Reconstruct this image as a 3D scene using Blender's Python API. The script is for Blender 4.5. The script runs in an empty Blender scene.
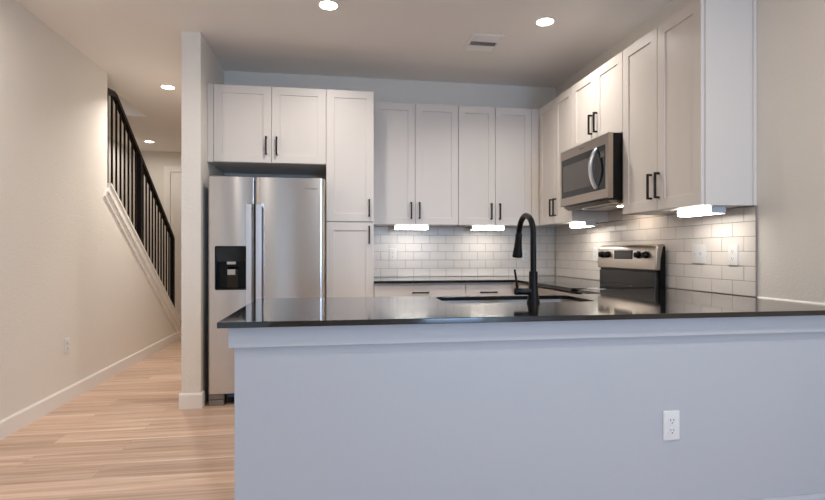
import bpy, bmesh, math, random
from mathutils import Vector, Matrix
random.seed(7)
C = bpy.context.scene
COL = C.collection
PI = math.pi

# ------------------------------------------------------------------ camera
H_CAM = 1.1466
cam_d = bpy.data.cameras.new('camera')
cam = bpy.data.objects.new('camera', cam_d)
COL.objects.link(cam)
cam.location = (0, 0, H_CAM)
cam.rotation_euler = (PI / 2, 0, -0.1519)
cam_d.sensor_width = 36.0
cam_d.lens = 507.239 / 825 * 36.0
cam_d.shift_y = 2.2 / 825
cam_d.clip_start = 0.05
C.camera = cam

# ------------------------------------------------------------------ world, lights, exposure
C.view_settings.view_transform = 'Standard'
C.view_settings.look = 'None'
C.view_settings.gamma = 1.0
C.view_settings.use_curve_mapping = False
C.view_settings.exposure = 0.53
C.cycles.use_denoising = True
C.cycles.max_bounces = 10
C.cycles.diffuse_bounces = 6
C.cycles.sample_clamp_indirect = 6.0
C.cycles.caustics_reflective = False
C.cycles.caustics_refractive = False

W = bpy.data.worlds.new('sky')
C.world = W
W.use_nodes = True
bg = W.node_tree.nodes['Background']
bg.inputs[0].default_value = (0.62, 0.80, 1.0, 1)
bg.inputs[1].default_value = 0.75

DAY = (0.44, 0.71, 1.10)
LAMP = (1.0, 0.935, 0.865)
DAY_W = 36          # window daylight, W per m2
LP = 12.5             # recessed lamps, W
UL = 0.6            # under-cabinet bars, W


def area(name, loc, rot, sx, sy, power, color, shape='RECTANGLE', spread=PI):
    d = bpy.data.lights.new(name, 'AREA')
    d.shape = shape
    d.size = sx
    d.size_y = sy
    d.energy = power
    d.color = color
    d.spread = spread
    o = bpy.data.objects.new(name, d)
    o.location = loc
    o.rotation_euler = rot
    COL.objects.link(o)
    return o


# daylight through the two living-room windows behind the camera (wall at y = -3.6)
YB = -3.6
WINS = [(-1.75, -0.85, 0.05, 2.45), (1.25, 2.1, 0.2, 2.45)]
for (x0, x1, z0, z1) in WINS[1:]:
    area('window_daylight', ((x0 + x1) / 2, YB + 0.06, (z0 + z1) / 2), (PI / 2, 0, 0),
         x1 - x0, z1 - z0, DAY_W * (x1 - x0) * (z1 - z0), DAY)

# ------------------------------------------------------------------ materials


def lin(h):
    h = h.lstrip('#')
    r = []
    for i in (0, 2, 4):
        v = int(h[i:i + 2], 16) / 255
        r.append(v / 12.92 if v <= 0.04045 else ((v + 0.055) / 1.055) ** 2.4)
    return (r[0], r[1], r[2], 1)


def mat(name, col, rough=0.5, metal=0.0, bump=None, spec=0.5, aniso=0.0, coat=0.0, emit=None):
    m = bpy.data.materials.new(name)
    m.use_nodes = True
    nt = m.node_tree
    b = nt.nodes['Principled BSDF']
    c = lin(col) if isinstance(col, str) else col
    b.inputs['Base Color'].default_value = c
    b.inputs['Roughness'].default_value = rough
    b.inputs['Metallic'].default_value = metal
    b.inputs['Specular IOR Level'].default_value = spec
    b.inputs['Coat Weight'].default_value = coat
    b.inputs['Coat Roughness'].default_value = 0.05
    if emit:
        b.inputs['Emission Color'].default_value = (*emit[0], 1)
        b.inputs['Emission Strength'].default_value = emit[1]
    tc = nt.nodes.new('ShaderNodeTexCoord')
    if bump:                      # (scale, strength, distance, (sx, sy, sz))
        mp = nt.nodes.new('ShaderNodeMapping')
        mp.inputs['Scale'].default_value = bump[3]
        nt.links.new(tc.outputs['Object'], mp.inputs[0])
        n = nt.nodes.new('ShaderNodeTexNoise')
        n.inputs['Scale'].default_value = bump[0]
        n.inputs['Detail'].default_value = 3
        nt.links.new(mp.outputs[0], n.inputs['Vector'])
        bp = nt.nodes.new('ShaderNodeBump')
        bp.inputs['Strength'].default_value = bump[1]
        bp.inputs['Distance'].default_value = bump[2]
        nt.links.new(n.outputs['Fac'], bp.inputs['Height'])
        nt.links.new(bp.outputs[0], b.inputs['Normal'])
    if aniso:
        b.inputs['Anisotropic'].default_value = aniso
        b.inputs['Anisotropic Rotation'].default_value = 0.25
        t = nt.nodes.new('ShaderNodeTangent')
        t.direction_type = 'RADIAL'
        t.axis = 'Z'
        nt.links.new(t.outputs[0], b.inputs['Tangent'])
    return m


M = {}
M['wall'] = mat('wall_paint', '#e2dcd3', 0.75, bump=(80, 0.38, 0.005, (1, 1, 1)))
M['ceil'] = mat('ceiling_paint', '#efebe6', 0.85, bump=(120, 0.25, 0.004, (1, 1, 1)))
M['trim'] = mat('trim_paint', '#e9e5df', 0.45)
M['cab'] = mat('cabinet_paint', '#d7d0c9', 0.38, bump=(40, 0.06, 0.002, (14, 14, 0.6)))
M['cabbody'] = mat('cabinet_body_paint', '#d7d2ce', 0.42)
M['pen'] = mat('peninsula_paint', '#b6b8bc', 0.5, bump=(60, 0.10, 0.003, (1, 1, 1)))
M['black'] = mat('matte_black_metal', '#080606', 0.38, 0.0, spec=0.22)
M['pull'] = mat('dark_bronze_pull', '#171311', 0.45, 0.0, spec=0.35)
M['steel'] = mat('brushed_stainless', '#cfcbc8', 0.24, 1.0, aniso=0.9)
M['steel_warm'] = mat('appliance_stainless', '#b3a79b', 0.30, 1.0, aniso=0.5)
M['bar'] = mat('handle_steel', '#dfe0e3', 0.32, 1.0)
M['polish'] = mat('polished_steel', '#cfcac6', 0.14, 1.0)
M['sinksteel'] = mat('sink_steel', '#b9b4af', 0.28, 1.0)
M['dark_case'] = mat('grey_case', '#77736f', 0.5)
M['bglass'] = mat('black_glass', '#050506', 0.05, spec=0.6)
M['guard'] = mat('backguard_brown_reflection', '#2c2723', 0.25, spec=0.5)  # black part, its brown reflection put into the base colour
M['bplast'] = mat('black_plastic', '#050505', 0.28, spec=0.25)
M['gplast'] = mat('grey_plastic', '#7d7770', 0.5)
M['mesh'] = mat('microwave_window', '#4a443f', 0.13, 0.0, spec=0.7)
M['tape'] = mat('blue_tape', '#2f5f96', 0.5)
M['plate'] = mat('white_plate_plastic', '#dfdddb', 0.35)
M['slot'] = mat('outlet_slot', '#4a4642', 0.6)
M['grout'] = mat('grout', '#8d8680', 0.9)
M['tile'] = mat('white_glazed_tile', '#dfd8d1', 0.27, spec=0.4)
M['housing'] = mat('light_housing', '#c9ced4', 0.5)
M['diff'] = mat('light_diffuser', '#ffffff', 0.5, emit=((1.0, 0.94, 0.86), 15.0))
M['lamp'] = mat('lamp_lens', '#ffffff', 0.5, emit=((1.0, 0.93, 0.84), 14.0))
M['hood'] = mat('hood_lens', '#ffffff', 0.4, emit=((1.0, 0.82, 0.66), 26.0))
M['vent'] = mat('vent_paint', '#f2eee9', 0.5)
M['ventdark'] = mat('vent_duct', '#2c2723', 0.9)
M['logo'] = mat('logo_print', '#6d6660', 0.4, 0.6)
M['disp'] = mat('oven_display', '#0c0d10', 0.04, spec=0.8)
M['wood'] = mat('stair_tread', '#b98f6c', 0.45)


def stone():
    m = mat('dark_stone', '#1b1816', 0.08, spec=0.6, coat=0.35)
    nt = m.node_tree
    b = nt.nodes['Principled BSDF']
    tc = nt.nodes.new('ShaderNodeTexCoord')
    v = nt.nodes.new('ShaderNodeTexVoronoi')
    v.inputs['Scale'].default_value = 260
    n = nt.nodes.new('ShaderNodeTexNoise')
    n.inputs['Scale'].default_value = 90
    n.inputs['Detail'].default_value = 5
    nt.links.new(tc.outputs['Object'], v.inputs['Vector'])
    nt.links.new(tc.outputs['Object'], n.inputs['Vector'])
    mx = nt.nodes.new('ShaderNodeMath')
    mx.operation = 'MULTIPLY'
    nt.links.new(v.outputs['Color'], mx.inputs[0])
    nt.links.new(n.outputs['Fac'], mx.inputs[1])
    r = nt.nodes.new('ShaderNodeValToRGB')
    r.color_ramp.elements[0].position = 0.12
    r.color_ramp.elements[0].color = lin('#0b0908')
    r.color_ramp.elements[1].position = 0.6
    r.color_ramp.elements[1].color = lin('#231e1a')
    nt.links.new(mx.outputs[0], r.inputs[0])
    nt.links.new(r.outputs[0], b.inputs['Base Color'])
    return m


M['stone'] = stone()


def floor_mat():
    m = mat('oak_planks', '#c9a184', 0.36, spec=0.4)
    nt = m.node_tree
    b = nt.nodes['Principled BSDF']
    L = nt.links.new
    tc = nt.nodes.new('ShaderNodeTexCoord')
    br = nt.nodes.new('ShaderNodeTexBrick')
    br.offset = 0.37
    br.inputs['Color1'].default_value = (0, 0, 0, 1)
    br.inputs['Color2'].default_value = (1, 1, 1, 1)
    br.inputs['Mortar'].default_value = (0.5, 0.5, 0.5, 1)
    br.inputs['Scale'].default_value = 1.0
    br.inputs['Mortar Size'].default_value = 0.0009
    br.inputs['Mortar Smooth'].default_value = 0.2
    br.inputs['Brick Width'].default_value = 1.22
    br.inputs['Row Height'].default_value = 0.185
    L(tc.outputs['Object'], br.inputs['Vector'])
    # grain: noise stretched along x, shifted per plank
    add = nt.nodes.new('ShaderNodeVectorMath')
    add.operation = 'MULTIPLY_ADD'
    add.inputs[1].default_value = (3.0, 7.0, 5.0)
    L(br.outputs['Color'], add.inputs[0])
    L(tc.outputs['Object'], add.inputs[2])
    mp = nt.nodes.new('ShaderNodeMapping')
    mp.inputs['Scale'].default_value = (0.55, 13.0, 1.0)
    L(add.outputs[0], mp.inputs[0])
    n = nt.nodes.new('ShaderNodeTexNoise')
    n.inputs['Scale'].default_value = 1.6
    n.inputs['Detail'].default_value = 6
    n.inputs['Roughness'].default_value = 0.6
    n.inputs['Distortion'].default_value = 0.8
    L(mp.outputs[0], n.inputs['Vector'])
    r = nt.nodes.new('ShaderNodeValToRGB')
    e = r.color_ramp.elements
    e[0].position = 0.30
    e[0].color = lin('#ae8f79')
    e[1].position = 0.72
    e[1].color = lin('#dfc8b4')
    k = e.new(0.5)
    k.color = lin('#c9aa94')
    L(n.outputs['Fac'], r.inputs[0])
    # plank-to-plank tone
    hs = nt.nodes.new('ShaderNodeHueSaturation')
    mr = nt.nodes.new('ShaderNodeMapRange')
    mr.inputs['To Min'].default_value = 0.86
    mr.inputs['To Max'].default_value = 1.10
    L(br.outputs['Color'], mr.inputs['Value'])
    L(mr.outputs[0], hs.inputs['Value'])
    L(r.outputs[0], hs.inputs['Color'])
    mx = nt.nodes.new('ShaderNodeMix')
    mx.data_type = 'RGBA'
    L(br.outputs['Fac'], mx.inputs['Factor'])
    L(hs.outputs[0], mx.inputs[6])
    mx.inputs[7].default_value = lin('#a98a72')
    # seam glare painted into the colour: pale stripe along many plank edges
    sp = nt.nodes.new('ShaderNodeSeparateXYZ')
    L(tc.outputs['Object'], sp.inputs[0])

    def mth(op, a, bb):
        q = nt.nodes.new('ShaderNodeMath')
        q.operation = op
        for i, vv in enumerate((a, bb)):
            if isinstance(vv, (int, float)):
                q.inputs[i].default_value = vv
            else:
                L(vv, q.inputs[i])
        return q.outputs[0]
    fr_ = mth('FRACT', mth('DIVIDE', mth('ADD', sp.outputs['Y'], 20 * 0.185), 0.185), 0.0)
    sr = nt.nodes.new('ShaderNodeMapRange')
    sr.interpolation_type = 'SMOOTHSTEP'
    sr.inputs['From Min'].default_value = 0.16
    sr.inputs['From Max'].default_value = 0.0
    L(fr_, sr.inputs['Value'])
    m2 = nt.nodes.new('ShaderNodeMapping')
    m2.inputs['Scale'].default_value = (0.9, 5.0, 1.0)
    L(tc.outputs['Object'], m2.inputs[0])
    n2 = nt.nodes.new('ShaderNodeTexNoise')
    n2.inputs['Scale'].default_value = 1.1
    L(m2.outputs[0], n2.inputs['Vector'])
    s2 = nt.nodes.new('ShaderNodeMapRange')
    s2.inputs['From Min'].default_value = 0.46
    s2.inputs['From Max'].default_value = 0.62
    L(n2.outputs['Fac'], s2.inputs['Value'])
    mx2 = nt.nodes.new('ShaderNodeMix')
    mx2.data_type = 'RGBA'
    L(mth('MULTIPLY', mth('MULTIPLY', sr.outputs[0], s2.outputs[0]), 0.7), mx2.inputs['Factor'])
    L(mx.outputs[2], mx2.inputs[6])
    mx2.inputs[7].default_value = lin('#efdccb')
    L(mx2.outputs[2], b.inputs['Base Color'])
    bp = nt.nodes.new('ShaderNodeBump')
    bp.inputs['Strength'].default_value = 0.12
    bp.inputs['Distance'].default_value = 0.002
    L(n.outputs['Fac'], bp.inputs['Height'])
    L(bp.outputs[0], b.inputs['Normal'])
    return m


M['floor'] = floor_mat()


def glass_mat():
    m = bpy.data.materials.new('window_glass')
    m.use_nodes = True
    nt = m.node_tree
    nt.nodes.remove(nt.nodes['Principled BSDF'])
    t = nt.nodes.new('ShaderNodeBsdfTransparent')
    g = nt.nodes.new('ShaderNodeBsdfGlossy')
    g.inputs['Roughness'].default_value = 0.02
    f = nt.nodes.new('ShaderNodeFresnel')
    mx = nt.nodes.new('ShaderNodeMixShader')
    nt.links.new(f.outputs[0], mx.inputs[0])
    nt.links.new(t.outputs[0], mx.inputs[1])
    nt.links.new(g.outputs[0], mx.inputs[2])
    nt.links.new(mx.outputs[0], nt.nodes['Material Output'].inputs[0])
    return m


M['glass'] = glass_mat()

# ------------------------------------------------------------------ helpers


def B():
    return bmesh.new()


def box(bm, x0, x1, y0, y1, z0, z1, bev=0.0, seg=2):
    v = [bm.verts.new(p) for p in ((x0, y0, z0), (x1, y0, z0), (x1, y1, z0), (x0, y1, z0),
                                   (x0, y0, z1), (x1, y0, z1), (x1, y1, z1), (x0, y1, z1))]
    fs = [bm.faces.new([v[i] for i in q]) for q in
          ((3, 2, 1, 0), (4, 5, 6, 7), (0, 1, 5, 4), (1, 2, 6, 5), (2, 3, 7, 6), (3, 0, 4, 7))]
    if bev:
        ed = list({e for f in fs for e in f.edges})
        bmesh.ops.bevel(bm, geom=ed, offset=bev, segments=seg, affect='EDGES', profile=0.5)
    return bm


def prism(bm, poly, axis, a0, a1):
    """extrude a 2-D polygon along an axis. axis 'x': poly=(y,z); 'y': (x,z); 'z': (x,y)"""
    def pt(p, a):
        return {'x': (a, p[0], p[1]), 'y': (p[0], a, p[1]), 'z': (p[0], p[1], a)}[axis]
    lo = [bm.verts.new(pt(p, a0)) for p in poly]
    hi = [bm.verts.new(pt(p, a1)) for p in poly]
    n = len(poly)
    bm.faces.new(lo[::-1])
    bm.faces.new(hi)
    for i in range(n):
        bm.faces.new((lo[i], lo[(i + 1) % n], hi[(i + 1) % n], hi[i]))
    bmesh.ops.recalc_face_normals(bm, faces=bm.faces[:])
    return bm


def loops(bm, rings, cap0=True, cap1=True):
    vr = [[bm.verts.new(p) for p in r] for r in rings]
    n = len(vr[0])
    for a, b in zip(vr, vr[1:]):
        for i in range(n):
            bm.faces.new((a[i], a[(i + 1) % n], b[(i + 1) % n], b[i]))
    if cap0:
        bm.faces.new(vr[0][::-1])
    if cap1:
        bm.faces.new(vr[-1])
    bmesh.ops.recalc_face_normals(bm, faces=bm.faces[:])
    return bm


def tube(bm, pts, rads, n=16):
    pts = [Vector(p) for p in pts]
    if not isinstance(rads, (list, tuple)):
        rads = [rads] * len(pts)
    rings = []
    ref = None
    for i, p in enumerate(pts):
        d = (pts[min(i + 1, len(pts) - 1)] - pts[max(i - 1, 0)]).normalized()
        if ref is None:
            ref = Vector((1, 0, 0)) if abs(d.x) < 0.8 else Vector((0, 0, 1))
        u = (ref - d * ref.dot(d)).normalized()
        w = d.cross(u)
        ref = u
        rings.append([p + (u * math.cos(2 * PI * k / n) + w * math.sin(2 * PI * k / n)) * rads[i] for k in range(n)])
    return loops(bm, rings)


def lathe(bm, prof, cx=0, cy=0, n=32):
    """prof: list of (r, z)"""
    rings = [[(cx + r * math.cos(2 * PI * k / n), cy + r * math.sin(2 * PI * k / n), z) for k in range(n)] for r, z in prof]
    return loops(bm, rings)


def obj(name, bm, m, parent=None, smooth=False, world=False):
    """link bm as ONE mesh object. world=True: vertices are in world space, parent is an unrotated root"""
    me = bpy.data.meshes.new(name)
    bm.normal_update()
    bm.to_mesh(me)
    bm.free()
    me.materials.append(M[m] if isinstance(m, str) else m)
    o = bpy.data.objects.new(name, me)
    COL.objects.link(o)
    if parent is not None:
        if world:
            r = parent
            off = Vector((0, 0, 0))
            while r is not None:
                off += r.location
                r = r.parent
            me.transform(Matrix.Translation(-off))
        o.parent = parent
    if smooth:
        for p in me.polygons:
            p.use_smooth = True
        me.set_sharp_from_angle(angle=math.radians(38))
    return o


def thing(name, label, cat, loc=(0, 0, 0), rz=0.0, group=None):
    o = bpy.data.objects.new(name, None)
    o.empty_display_size = 0.05
    COL.objects.link(o)
    o.location = loc
    o.rotation_euler = (0, 0, rz)
    o['label'] = label
    o['category'] = cat
    if group:
        o['group'] = group
    return o


def tag(o, label, cat, group=None):
    o['label'] = label
    o['category'] = cat
    if group:
        o['group'] = group
    return o


def struct(name, bm, m, parent=None, label=None, cat=None, **k):
    o = obj(name, bm, m, parent, **k)
    if parent is None:
        o['kind'] = 'structure'
        o['label'] = label or name.replace('_', ' ')
        o['category'] = cat or name.split('_')[0]
    return o


def dup(root, loc, rz, label, group=None):
    r = root.copy()
    COL.objects.link(r)
    r.location = loc
    r.rotation_euler = (0, 0, rz)
    r['label'] = label
    if group:
        r['group'] = group

    def rec(src, dst):
        for ch in list(src.children):
            c = ch.copy()
            COL.objects.link(c)
            c.parent = dst
            rec(ch, c)
    rec(root, r)
    return r


# ------------------------------------------------------------------ plan (metres; camera at x=0,y=0)
XL, XR = -2.03, 2.154         # left wall face, right wall face
YW = 4.728                    # far kitchen wall
ZC = 2.766                    # ceiling
WX0, WX1, WY = -1.111, -0.977, 3.929   # partition beside the refrigerator
YH = 8.68                     # far hall wall
LT = 0.17                     # left wall thickness
XS = -3.15                    # stairwell far wall

# floor
struct('floor', box(B(), XS - 0.12, XR + 0.12, YB - 0.12, YH + 0.12, -0.08, 0.0), 'floor',
       label='light oak plank floor running through kitchen and hall')
# ceiling with the stairwell opening
bm = B()
box(bm, XL - LT, XR + 0.12, YB - 0.12, YH + 0.12, ZC, ZC + 0.28)
box(bm, XS - 0.12, XL - LT, 6.45, YH + 0.12, ZC, ZC + 0.28)
struct('ceiling', bm, 'ceil', label='warm grey textured ceiling over kitchen and hall')
# left wall: full height to the stair, then a sloping knee wall
kY0, kZ0, kY1, kZ1 = 4.944, 1.768, 7.07, 0.225
ks = (kZ1 - kZ0) / (kY1 - kY0)
bm = B()
prism(bm, [(YB, 0), (kY1, 0), (kY1, kZ1 - 0.02), (kY0, kZ0 - 0.02), (kY0, ZC), (YB, ZC)], 'x', XL - LT, XL)
struct('wall_left', bm, 'wall', label='warm white wall on the left stepping down beside the stairs')
struct('wall_right', box(B(), XR, XR + 0.12, YB, YW + 0.12, 0, ZC), 'wall', label='textured warm white wall on the right of the counter')
struct('wall_back', box(B(), WX1, XR, YW, YW + 0.12, 0, ZC), 'wall', label='white far kitchen wall showing above the cabinets')
struct('wall_partition', box(B(), WX0, WX1, WY, YH, 0, ZC), 'wall', label='narrow white wall end standing left of the refrigerator')
bm = B()
box(bm, XS, WX0, YH, YH + 0.12, 0, ZC)
struct('wall_hall', bm, 'wall', label='warm white wall at the far end of the hall')
bm = B()
box(bm, XS - 0.12, XS, 2.0, YH, 0, 5.3)
box(bm, XS, XL - LT, 2.0, 2.12, ZC + 0.28, 5.3)
box(bm, XS, XL - LT, 6.45, 6.57, ZC + 0.28, 5.3)
box(bm, XL - LT, XL - LT + 0.1, 2.0, 6.57, ZC + 0.28, 5.3)
box(bm, XS - 0.12, XL - LT + 0.1, 2.0, 6.57, 5.3, 5.4)
struct('wall_stairwell', bm, 'wall', label='warm white wall behind the stair railing')
# rear wall with the two windows
bm = B()
xs = [XL - LT] + [v for w in WINS for v in w[:2]] + [XR + 0.12]
for i in range(0, len(xs), 2):
    box(bm, xs[i], xs[i + 1], YB - 0.12, YB, 0, ZC)
for (x0, x1, z0, z1) in WINS:
    box(bm, x0, x1, YB - 0.12, YB, 0, z0)
    box(bm, x0, x1, YB - 0.12, YB, z1, ZC)
struct('wall_front', bm, 'wall', label='living room wall with two windows behind the camera')
for i, (x0, x1, z0, z1) in enumerate(WINS):
    bm = B()
    t = 0.05
    box(bm, x0, x0 + t, YB - 0.09, YB - 0.03, z0, z1)
    box(bm, x1 - t, x1, YB - 0.09, YB - 0.03, z0, z1)
    box(bm, x0 + t, x1 - t, YB - 0.09, YB - 0.03, z0, z0 + t)
    box(bm, x0 + t, x1 - t, YB - 0.09, YB - 0.03, z1 - t, z1)
    box(bm, x0 + t, x1 - t, YB - 0.09, YB - 0.03, (z0 + z1) / 2 - 0.02, (z0 + z1) / 2 + 0.02)
    wd = struct('window_%d' % (i + 1), bm, 'trim', label='white sash window behind the camera, number %d from the left wall' % (i + 1))
    obj('pane', box(B(), x0 + t, x1 - t, YB - 0.063, YB - 0.057, z0 + t, z1 - t), 'glass', wd)

# baseboards and trims


def bb_poly(h, d):
    return [(0, 0), (d, 0), (d, h - 0.012), (d - 0.006, h), (0, h)]


BH, BD = 0.112, 0.014
bm = B()
prism(bm, [(XL + a, z) for a, z in bb_poly(BH, BD)], 'y', YB, kY1)
struct('baseboard_left', bm, 'trim', label='white baseboard along the left wall')
bm = B()
prism(bm, [(WY - a, z) for a, z in bb_poly(BH, BD)], 'x', WX0 - BD, WX1 + BD)
prism(bm, [(WX1 + a, z) for a, z in bb_poly(BH, BD)], 'y', WY, 4.0)
prism(bm, [(WX0 - a, z) for a, z in bb_poly(BH, BD)], 'y', WY, YH)
struct('baseboard_partition', bm, 'trim', label='white baseboard wrapping the narrow wall end')
bm = B()
prism(bm, [(YH - a, z) for a, z in bb_poly(BH, BD)], 'x', XS, -2.72)
struct('baseboard_hall', bm, 'trim', label='white baseboard at the end of the hall')
bm = B()
prism(bm, [(XR - a, z) for a, z in bb_poly(BH, BD)], 'y', YB, 1.74)
struct('baseboard_right', bm, 'trim', label='white baseboard along the right wall')

# sloping skirt board and cap on the knee wall


def kz(y):
    return kZ0 + ks * (y - kY0)


bm = B()
prism(bm, [(kY0, kz(kY0) - 0.021), (kY0, kz(kY0) + 0.004), (kY1 + 0.02, kz(kY1 + 0.02) + 0.004), (kY1 + 0.02, kz(kY1 + 0.02) - 0.021)], 'x', XL - LT - 0.015, XL + 0.036)
struct('trim_1', bm, 'trim', label='sloping white cap on the knee wall below the railing')
bm = B()
nrm = Vector((ks, -1)).normalized()          # (y,z) pointing down the wall face
p0, p1 = Vector((kY0 + 0.0, kz(kY0) - 0.02)), Vector((kY1 - 0.005, kz(kY1) - 0.022))
w = 0.125
q0 = p0 + nrm * w
yq = 6.955
q1 = Vector((yq, BH))
prism(bm, [tuple(p0), tuple(p1), (kY1 - 0.005, BH), tuple(q1), tuple(q0)], 'x', XL, XL + 0.012)
q2, q3 = p0 + nrm * 0.068, Vector((kY1 - 0.03, kz(kY1 - 0.03) - 0.022)) + nrm * 0.068
prism(bm, [tuple(p0), tuple(p1), tuple(q3), tuple(q2)], 'x', XL + 0.012, XL + 0.026)
struct('trim_2', bm, 'trim', label='sloping white skirt board on the face of the knee wall')

# staircase behind the knee wall (rises towards the camera)
st = thing('staircase', 'stair flight rising behind the sloping knee wall and railing', 'stairs', ((XS + XL - LT) / 2, 7.1, 0))
nst = 15
run, rise = 0.255, 0.187
bm_r, bm_t = B(), B()
for i in range(nst):
    y1 = 7.0 - i * run
    box(bm_r, XS + 0.01, XL - LT - 0.002, y1 - run, y1 - 0.012, 0 if i == 0 else i * rise - 0.05, (i + 1) * rise - 0.03)
    box(bm_t, XS + 0.01, XL - LT - 0.002, y1 - run - 0.012, y1 + 0.012, (i + 1) * rise - 0.03, (i + 1) * rise, 0.004)
obj('riser', bm_r, 'trim', st, world=True)
obj('tread', bm_t, 'wood', st, world=True)

# railing
XC = XL - LT / 2
rl = thing('stair_railing', 'black metal railing with square balusters climbing the knee wall', 'railing', (XC, 7.09, 0))


def rz_(y):
    return 2.66 + (1.335 - 2.66) / (7.09 - 5.31) * (y - 5.31)


bm = B()
hw, hh = 0.021, 0.05
path = [(kY0 + 0.001, 2.64), (5.27, 2.672), (5.33, rz_(5.33) + 0.01), (7.105, rz_(7.105))]
rings = [[(XC - hw, y, z - hh / 2), (XC + hw, y, z - hh / 2), (XC + hw, y, z + hh / 2), (XC - hw, y, z + hh / 2)] for y, z in path]
loops(bm, rings)
obj('handrail', bm, 'black', rl, world=True)
for y, s in ((5.945, 0.026), (7.085, 0.024)):
    obj('newel_post', box(B(), XC - s, XC + s, y - s, y + s, kz(y) + 0.004 - (0.02 if y > 7 else 0.02), rz_(y) - 0.005, 0.002), 'black', rl, world=True)
for y in [5.15 + 0.0985 * k for k in range(8)] + [6.045 + 0.0995 * k for k in range(10)]:
    s = 0.0075
    zt = rz_(y) - 0.01 if y > 5.33 else 2.65
    obj('baluster', box(B(), XC - s, XC + s, y - s, y + s, kz(y) - 0.006, zt), 'black', rl, world=True)

# hall door at the end
bm = B()
dx0, dx1, dz = -2.62, -1.80, 2.44
box(bm, dx0 - 0.095, dx0, YH - 0.028, YH, 0, dz + 0.095, 0.003)
box(bm, dx1, dx1 + 0.095, YH - 0.028, YH, 0, dz + 0.095, 0.003)
box(bm, dx0, dx1, YH - 0.028, YH, dz, dz + 0.095, 0.003)
struct('trim_3', bm, 'trim', label='white casing around the hall door')
bm = B()
Wd = dx1 - dx0


def rect(x0, x1, z0, z1, y):
    return [(x0, y, z0), (x1, y, z0), (x1, y, z1), (x0, y, z1)]


box(bm, dx0 + 0.004, dx1 - 0.004, YH - 0.010, YH - 0.0005, 0.008, dz - 0.004)
for (a0, a1) in ((0.2, 1.0), (1.15, 2.3)):
    box(bm, dx0 + 0.11, dx1 - 0.11, YH - 0.014, YH - 0.010, a0, a1, 0.003)
door = struct('door_1', bm, 'trim', label='white hall door beyond the railing')
hx = dx1 - 0.07
bm = B()
tube(bm, [(hx, YH - 0.010, 0.95), (hx, YH - 0.06, 0.95)], 0.012)
tube(bm, [(hx + 0.01, YH - 0.06, 0.95), (hx - 0.11, YH - 0.06, 0.95)], 0.009)
obj('door_handle', bm, 'black', door, smooth=True)

# ------------------------------------------------------------------ cabinets
DT = 0.02


def shaker(x0, x1, z0, z1, fr=0.062, t=DT):
    bm = B()

    def ring(i, y):
        return [(x0 + i, y, z0 + i), (x1 - i, y, z0 + i), (x1 - i, y, z1 - i), (x0 + i, y, z1 - i)]
    loops(bm, [ring(0, t), ring(0, 0.0018), ring(0.0018, 0), ring(fr, 0), ring(fr + 0.0015, 0.007)])
    return bm


def slab(x0, x1, z0, z1, t=DT):
    return box(B(), x0, x1, 0, t, z0, z1, 0.0018, 1)


def pull(x, z0, z1, s=0.0058, d=0.032):
    bm = B()
    box(bm, x - s, x + s, -d, -d + 2 * s, z0, z1, 0.0008, 1)
    box(bm, x - s, x + s, -d + 2 * s, 0.0, z0, z0 + 2 * s)
    box(bm, x - s, x + s, -d + 2 * s, 0.0, z1 - 2 * s, z1)
    return bm


def pull_h(x0, x1, z, s=0.0058, d=0.032):
    bm = B()
    box(bm, x0, x1, -d, -d + 2 * s, z - s, z + s, 0.0008, 1)
    box(bm, x0, x0 + 2 * s, -d + 2 * s, 0.0, z - s, z + s)
    box(bm, x1 - 2 * s, x1, -d + 2 * s, 0.0, z - s, z + s)
    return bm


G = 0.0016


def cabinet(label, loc, rz, Wc, z0, z1, D, doors=(), drawers=(), fill_l=0.0, fill_r=0.0, toe=0.0, name='wall_cabinet', group=None, cat='cabinet'):
    """local frame: x along the front, front face y=0 (facing -y), z from floor; root on the floor line"""
    t = thing(name, label, cat, loc, rz, group)
    bm = B()
    box(bm, 0.0005, Wc - 0.0005, DT + 0.001, D - 0.001, z0, z1)
    if toe:
        box(bm, 0.0005, Wc - 0.0005, DT + 0.06, D - 0.001, z0 - toe, z0)
    obj('body', bm, 'cabbody', t)
    if fill_l:
        obj('filler_strip', box(B(), 0.0005, fill_l - G, 0.004, DT + 0.001, z0, z1), 'cab', t)
    if fill_r:
        obj('filler_strip', box(B(), Wc - fill_r + G, Wc - 0.0005, 0.004, DT + 0.001, z0, z1), 'cab', t)
    for (a, b, c, d, hx, h0, h1) in doors:
        dr = obj('door', shaker(a + G, b - G, c + G, d - G), 'cab', t)
        obj('handle', pull(hx, h0, h1), 'pull', dr)
    for (a, b, c, d, h0, h1, hz) in drawers:
        dr = obj('drawer', slab(a + G, b - G, c + G, d - G), 'cab', t)
        obj('handle', pull_h(h0, h1, hz), 'pull', dr)
    return t


ZB, ZT = 1.3885, 2.4537
# above the refrigerator
YF = 4.121
x0 = WX1
xf = x0 + 0.045
cabinet('white two-door cabinet mounted above the refrigerator', (x0 + 0.001, YF, 0), 0, -0.0705 - x0, 1.8496, ZT, YW - YF,
        doors=[(0.045, -0.494 - x0, 1.8496, ZT, -0.494 - x0 - 0.040, 1.913, 2.055),
               (-0.494 - x0, -0.0705 - x0, 1.8496, ZT, -0.494 - x0 + 0.040, 1.913, 2.055)], fill_l=0.045)
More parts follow.
